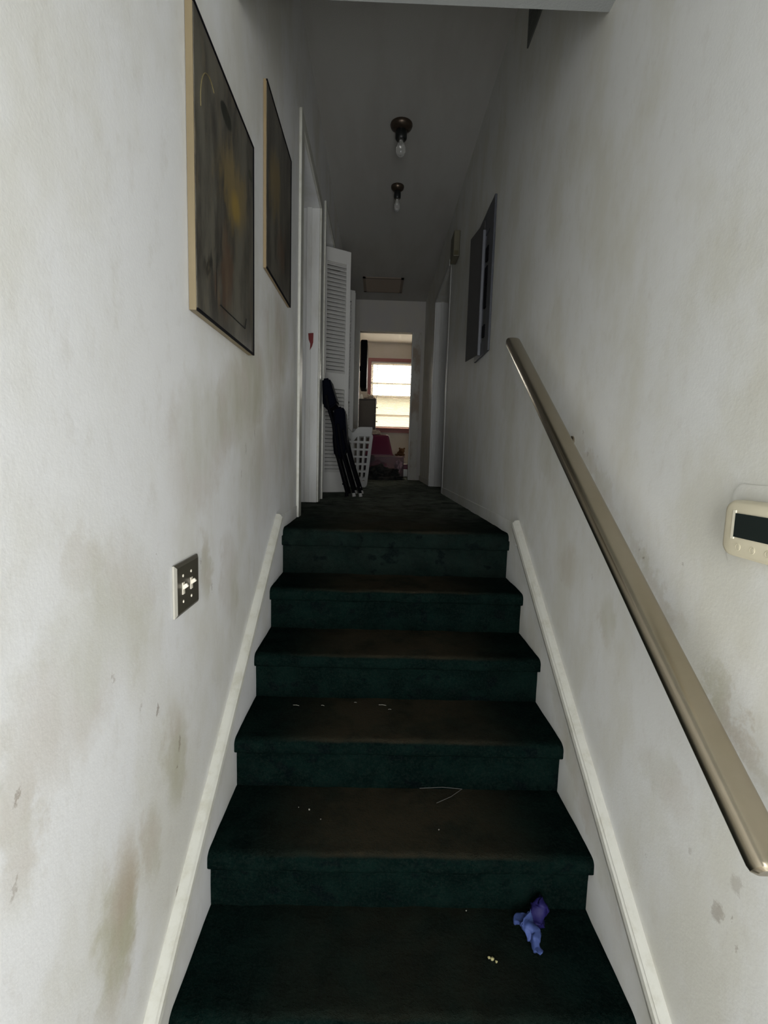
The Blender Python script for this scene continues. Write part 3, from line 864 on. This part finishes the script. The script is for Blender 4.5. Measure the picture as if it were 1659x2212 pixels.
# lean the folded chair back so its top rests on the wall corner and its feet stay on the carpet
for o_ in [c for c in fc.children_recursive]:
    for v in o_.data.vertices:
        x, y, z = v.co
        y2 = y - 0.40 * max(0.0, z - 0.05) / 0.84
        q = (y2 + 2.007) / (y + 2.007)
        v.co = Vector((-0.073 + (x + 0.085) * q, y2, z if z < 0.341 else 0.341 + (z - 0.341) * q))

# ------------------------------------------------------------------ laundry hamper
lb = thing('laundry_basket', 'tall white plastic laundry basket with square holes beside the chair', 'basket')
def lattice(bm, c00, c10, c11, c01, nc, nr, bw, th):
    """panel with corners bottom-left, bottom-right, top-right, top-left"""
    c00, c10, c11, c01 = map(Vector, (c00, c10, c11, c01))
    nrm = (c10 - c00).cross(c01 - c00).normalized()
    def at(u, v): return (c00 * (1 - u) + c10 * u) * (1 - v) + (c01 * (1 - u) + c11 * u) * v
    for i in range(nc + 1):
        u = i / nc; w = bw * (1.6 if i in (0, nc) else 1)
        bar(bm, at(u, 0), at(u, 1), w, th, up=nrm)
    for j in range(nr + 1):
        v = j / nr
        bar(bm, at(0, v), at(1, v), th, bw * (2.0 if j in (0, nr) else 1.0), up=(0, 0, 1))
xa0, xa1, xb0, xb1 = -0.395, -0.150, -0.365, -0.200      # top / bottom x
ya0, ya1, yb0, yb1 = 2.70, 3.05, 2.74, 3.01
zt_, zb_ = 0.535, HZ + 0.01
bm = bmesh.new()
B_ = [(xb0, yb0, zb_), (xb1, yb0, zb_), (xb1, yb1, zb_), (xb0, yb1, zb_)]
T_ = [(xa0, ya0, zt_), (xa1, ya0, zt_), (xa1, ya1, zt_), (xa0, ya1, zt_)]
for i in range(4):
    j = (i + 1) % 4
    lattice(bm, B_[i], B_[j], T_[j], T_[i], 4, 7, 0.017 if i != 1 else 0.03, 0.006)
box(bm, xb0, xb1, yb0, yb1, HZ + 0.002, HZ + 0.05)
finish('body', bm, M_bask, lb)
bm = bmesh.new()
pts = []
def rim_z(x, y):
    dip = 0
    if abs(y - ya0) < 0.01: dip = 0.055 * math.exp(-((x + 0.325) / 0.035) ** 2)
    return 0.605 - dip
loop = []
for i in range(24): loop.append((xa0 + (xa1 - xa0) * i / 24, ya0))
for i in range(12): loop.append((xa1, ya0 + (ya1 - ya0) * i / 12))
for i in range(24): loop.append((xa1 - (xa1 - xa0) * i / 24, ya1))
for i in range(12): loop.append((xa0, ya1 - (ya1 - ya0) * i / 12))
vo = []
cx_, cy_ = (xa0 + xa1) / 2, (ya0 + ya1) / 2
for x, y in loop:
    z = rim_z(x, y)
    ox, oy = (x - cx_) * 1.06 + cx_, (y - cy_) * 1.04 + cy_
    vo.append([bm.verts.new((x, y, z - 0.080)), bm.verts.new((ox, oy, z - 0.016)), bm.verts.new((ox, oy, z)), bm.verts.new((x, y, z)), bm.verts.new((x * 0.98 + cx_ * .02, y, z - 0.075))])
for i in range(len(vo)):
    a, b = vo[i], vo[(i + 1) % len(vo)]
    for q in range(4): bm.faces.new((a[q], b[q], b[q + 1], a[q + 1]))
bmesh.ops.recalc_face_normals(bm, faces=bm.faces[:])
finish('rim', bm, M_bask, lb, 60)

# ------------------------------------------------------------------ bedroom contents
ds = thing('dresser', 'dark chest of drawers standing at the left of the bedroom', 'dresser')
dx0, dx1, dy0, dy1, dz1 = -0.505, -0.132, 6.2, 6.66, 1.255
bm = bmesh.new(); box(bm, dx0, dx1 - 0.018, dy0, dy1, HZ + 0.05, dz1 - 0.02, 0.003); box(bm, dx0 + 0.02, dx1 - 0.04, dy0 + 0.02, dy1 - 0.02, HZ, HZ + 0.05)
finish('carcass', bm, M_dress, ds)
finish('top', mbox(dx0, dx1, dy0 - 0.008, dy1, dz1 - 0.02, dz1, bev=0.003), M_dress, ds)
for i in range(5):
    za = HZ + 0.07 + i * 0.232
    dw = finish('drawer', mbox(dx1 - 0.018, dx1 - 0.002, dy0 + 0.01, dy1 - 0.01, za, za + 0.222, bev=0.002), M_dress, ds)
    bm = bmesh.new(); lathe(bm, (dx1 - 0.002, (dy0 + dy1) / 2, za + 0.11), [(0.008, 0), (0.006, 0.012), (0.014, 0.02), (0.01, 0.026)], 'x', 14)
    finish('knob', bm, M_brass, dw, 50)
bm = bmesh.new(); lathe(bm, (-0.385, 6.26, dz1), [(0.028, 0.0005), (0.030, 0.01), (0.030, 0.05), (0.02, 0.06), (0.02, 0.075), (0.012, 0.078)], 'z', 18)
tag(finish('jar', bm, M_white, smooth=50), 'small white jar on top of the dresser by the doorway edge', 'jar')
bm = bmesh.new(); lump(bm, (-0.24, 6.38, dz1 + 0.035), 0.085, 0.09, 0.05, 0.5, 6, 4, 3.3, dz1 + 0.001)
tag(finish('crumpled_cloth', bm, M_cloth, smooth=180), 'crumpled pale cloth lying on top of the dresser', 'cloth')

tv = thing('television', 'dark flat television seen edge-on, mounted on the bedroom left wall', 'television')
bm = bmesh.new(); prism(bm, rrect(5.35, 1.62, 0.50, 0.66, 0.05, 6), 'x', -0.362, -0.272)
bmesh.ops.bevel(bm, geom=bm.edges[:], offset=0.008, segments=2, affect='EDGES')
finish('cabinet', bm, M_black, tv, 40)
finish('screen', mbox(-0.2725, -0.2705, 5.13, 5.57, 1.32, 1.92), M_lcd, tv)
finish('wall_arm', mbox(-0.519, -0.361, 5.50, 5.56, 1.59, 1.65), M_black, tv)

# clear storage box with things in it
cb = thing('storage_box', 'cloudy clear plastic storage box with pink contents inside bedroom doorway', 'box')
bx0, bx1, by0, by1, bz0, bz1 = -0.30, 0.283, 4.96, 5.60, HZ + 0.001, 0.325
bm = bmesh.new(); t = 0.004
box(bm, bx0, bx1, by0, by0 + t, bz0, bz1); box(bm, bx0, bx1, by1 - t, by1, bz0, bz1); box(bm, bx0, bx0 + t, by0 + t, by1 - t, bz0, bz1); box(bm, bx1 - t, bx1, by0 + t, by1 - t, bz0, bz1); box(bm, bx0 + t, bx1 - t, by0 + t, by1 - t, bz0, bz0 + t)
finish('tub', bm, M_clear, cb)
finish('lid', mbox(bx0 - 0.01, bx1 + 0.012, by0 - 0.01, by1 + 0.01, bz1 + 0.001, bz1 + 0.020, bev=0.005), M_clear, cb)
bm = bmesh.new(); lump(bm, (-0.09, 5.22, 0.15), 0.145, 0.18, 0.12, 0.35, 6, 4, 1.0, bz0 + 0.006)
pc = finish('pink_clothes', bm, M_pink2, smooth=180); tag(pc, 'pink folded clothes inside the clear storage box', 'clothes')
bm = bmesh.new(); lump(bm, (0.215, 5.14, 0.20), 0.055, 0.10, 0.08, 0.4, 6, 4, 5.0, bz0 + 0.006)
tag(finish('white_cloth', bm, M_white, smooth=180), 'white bundled cloth at the right end inside clear box', 'cloth')
# magenta tub upside down on it
mt_ = thing('plastic_tub', 'dark magenta plastic tub upside down on the clear storage box', 'tub')
zb0 = bz1 + 0.021
bm = bmesh.new()
rings = []
for z, w in ((zb0, 0.0), (zb0 + 0.02, 0.005), (zb0 + 0.26, 0.060), (zb0 + 0.285, 0.072), (zb0 + 0.295, 0.09)):
    rings.append([bm.verts.new((x, y, z)) for x, y in rrect((-0.27 + 0.135) / 2, 5.27, 0.405 - 2 * w, 0.42 - 2 * w, 0.035, 5)])
for a, b in zip(rings, rings[1:]):
    for i in range(len(a)): bm.faces.new((a[i], a[(i + 1) % len(a)], b[(i + 1) % len(b)], b[i]))
bm.faces.new(rings[-1]); bmesh.ops.recalc_face_normals(bm, faces=bm.faces[:])
finish('shell', bm, M_pink, mt_, 40)
bm = bmesh.new(); prism(bm, rrect((-0.27 + 0.135) / 2, 5.27, 0.42, 0.435, 0.04, 5), 'z', zb0 + 0.0005, zb0 + 0.014)
finish('rim', bm, M_pink, mt_)
ztub = zb0 + 0.295
bm = bmesh.new(); lump(bm, (-0.155, 5.27, ztub + 0.025), 0.10, 0.11, 0.05, 0.35, 6, 4, 9.0, ztub + 0.001)
tag(finish('cloth_bundle', bm, M_cloth, smooth=180), 'beige cloth bundle on top of the magenta tub', 'cloth')
# plush bear
be = thing('plush_toy', 'small brown plush animal lying on the clear storage box lid', 'plush toy')
zl = bz1 + 0.020
bm = bmesh.new(); lump(bm, (0.245, 5.27, zl + 0.038), 0.052, 0.08, 0.040, 0.12, 6, 3, 2.0, zl)
finish('body', bm, M_bear, be, 180)
bm = bmesh.new(); lump(bm, (0.262, 5.20, zl + 0.075), 0.042, 0.042, 0.040, 0.08, 6, 3, 4.0); lump(bm, (0.262, 5.160, zl + 0.068), 0.020, 0.020, 0.016, 0.05, 6, 2, 4.0)
finish('head', bm, M_bear, be, 180)
for dx in (-0.032, 0.034):
    bm = bmesh.new(); lump(bm, (0.262 + dx, 5.205, zl + 0.108), 0.014, 0.009, 0.014, 0.05, 6, 2, 4.0); finish('ear', bm, M_bear, be, 180)
for (dx, dy, dz, rx) in ((-0.052, -0.03, 0.016, 0.03), (0.045, -0.05, 0.018, 0.02), (0.04, 0.07, 0.018, 0.02)):
    bm = bmesh.new(); lump(bm, (0.245 + dx, 5.27 + dy, zl + dz), rx, 0.022, 0.018, 0.1, 6, 2, 4.0, zl); finish('limb', bm, M_bear, be, 180)
# bin at right
sb = thing('storage_bin', 'pale blue-white storage bin with pink lid right of the clear box', 'bin')
finish('tub', mbox(0.300, 0.60, 5.45, 5.80, HZ + 0.001, 0.150, bev=0.01), new_mat('pale_blue_plastic', (0.62, 0.68, 0.72), 0.4), sb)
finish('lid', mbox(0.297, 0.605, 5.445, 5.805, 0.151, 0.225, bev=0.01), M_pink, sb)
# heap
bm = bmesh.new(); lump(bm, (-0.05, 4.58, HZ + 0.02), 0.22, 0.22, 0.14, 0.5, 7, 5, 7.7, HZ + 0.001)
lump(bm, (0.04, 4.50, HZ + 0.01), 0.19, 0.22, 0.05, 0.4, 7, 4, 2.7, HZ + 0.001)
hp = finish('clothes_heap', bm, M_heap, smooth=180); tag(hp, 'heap of dark crumpled clothes on the floor in bedroom doorway', 'clothes')

# ------------------------------------------------------------------ glove and litter on the lower stairs
gz = -5 * R
gv = thing('nitrile_glove', 'crumpled blue disposable glove lying on the lowest visible stair', 'glove')


def skin(name, nodes, edges, radii, mat, parent, sub=2, crumple=0.004, seed=0.0):
    me = bpy.data.meshes.new(name); me.from_pydata(nodes, edges, [])
    o = bpy.data.objects.new(name, me); COL.objects.link(o)
    o.modifiers.new('s', 'SKIN')
    for i, r in enumerate(radii):
        me.skin_vertices[0].data[i].radius = r if isinstance(r, tuple) else (r, r)
    me.skin_vertices[0].data[0].use_root = True
    ss = o.modifiers.new('u', 'SUBSURF'); ss.levels = sub; ss.render_levels = sub
    dg = bpy.context.evaluated_depsgraph_get()
    m2 = bpy.data.meshes.new_from_object(o.evaluated_get(dg))
    bpy.data.objects.remove(o)
    for v in m2.vertices:
        n = noise.turbulence_vector(v.co * 55 + Vector((seed, 0, 0)), 3, False)
        v.co += n * crumple * 1.5; v.co.y -= 0.018
        v.co.z += 0.003
        v.co.z = max(v.co.z, gz + 0.006)
    for f in m2.polygons: f.use_smooth = True
    m2.materials.clear(); m2.materials.append(mat)
    m2.name = name
    o = bpy.data.objects.new(name, m2); COL.objects.link(o); o.parent = parent
    return o


skin('palm', [(0.312, -0.935, gz + 0.018), (0.300, -0.922, gz + 0.022), (0.283, -0.914, gz + 0.014), (0.276, -0.925, gz + 0.008),
              (0.312, -0.955, gz + 0.014), (0.309, -0.975, gz + 0.011), (0.309, -0.990, gz + 0.009), (0.310, -1.003, gz + 0.008),
              (0.300, -0.952, gz + 0.012), (0.296, -0.966, gz + 0.009)],
     [(0, 1), (1, 2), (2, 3), (0, 4), (4, 5), (5, 6), (6, 7), (1, 8), (8, 9)],
     [(0.020, 0.012), (0.016, 0.012), (0.012, 0.009), (0.008, 0.006), (0.014, 0.010), (0.0105, 0.008), (0.0105, 0.008), (0.007, 0.006), (0.011, 0.008), (0.007, 0.006)],
     M_glove1, gv, 2, 0.005, 1.0)
skin('cuff', [(0.326, -0.918, gz + 0.022), (0.338, -0.903, gz + 0.034), (0.334, -0.896, gz + 0.052), (0.352, -0.905, gz + 0.028), (0.330, -0.935, gz + 0.010)],
     [(0, 1), (1, 2), (1, 3), (0, 4)], [(0.021, 0.014), (0.020, 0.014), (0.012, 0.009), (0.012, 0.010), (0.014, 0.009)], M_glove2, gv, 2, 0.007, 4.0)
bm = bmesh.new()
for (a, b, r) in ((0.0, 0.0, 0.0045), (-0.006, 0.003, 0.003), (0.008, -0.006, 0.0028)):
    lump(bm, (0.203 + a, -1.022 + b, gz + 0.004), r, r, r * 0.8, 0.6, 8, 2, a * 100 + 1)
tag(finish('crumb', bm, M_crumb, smooth=60), 'tiny yellowish crumb of litter on the stair near the glove', 'litter')


def thread(pts, r, label):
    bm = bmesh.new(); tube(bm, pts, r, 6)
    tag(finish('thread', bm, M_lint), label, 'thread', 'pale threads on the stair carpet')


M_lint = new_mat('grey_thread', (0.12, 0.12, 0.11), 0.8)
z4, z3 = -4 * R + 0.006, -3 * R + 0.006
thread([(0.063, -0.672, z4), (0.13, -0.668, z4 + 0.002), (0.187, -0.672, z4)], 0.0006, 'long grey thread lying straight along the back of second lowest stair')
thread([(0.187, -0.674, z4 + 0.002), (0.15, -0.705, z4), (0.105, -0.735, z4 + 0.002)], 0.0006, 'long grey thread slanting forward from the straight thread')
random.seed(4)
M_lint = new_mat('pale_lint', (0.34, 0.33, 0.28), 0.8)
for i, (x, y, a, w) in enumerate([(-0.335, -0.500, 0.2, 0.020), (-0.245, -0.498, 0.3, 0.010), (-0.14, -0.475, 0.1, 0.008), (-0.06, -0.487, 0.15, 0.024), (-0.03, -0.515, 0.0, 0.010)]):
    thread([(x, y, z3), (x + w / 2, y - w * a * 0.3, z3 + 0.001), (x + w, y - w * a, z3)], 0.0007,
           ['pale thread at far left of the third lowest stair', 'short pale thread second from left on third lowest stair', 'tiny pale thread near the riser, middle of third lowest stair',
            'pale thread right of centre on the third lowest stair', 'short pale thread nearest the front edge of third lowest stair'][i])
for i, (x, y, z, r) in enumerate([(-0.245, -0.765, -4 * R, 0.0022), (-0.275, -0.757, -4 * R, 0.0012), (0.165, -0.905, gz, 0.0014), (-0.210, -0.80, -4 * R, 0.0013), (0.10, -0.83, -4 * R, 0.0015)]):
    bm = bmesh.new(); lump(bm, (x, y, z + 0.005), r, r, r, 0.5, 8, 2, i + 0.5)
    tag(finish('lint_speck', bm, M_lint, smooth=60), ['largest pale lint speck, left side of second lowest stair', 'tiny lint speck just left of the largest speck', 'lint speck on the lowest stair left of the glove',
        'lint speck in front of the largest speck', 'lint speck at centre front of the second lowest stair'][i], 'lint')

bpy.context.view_layer.update()
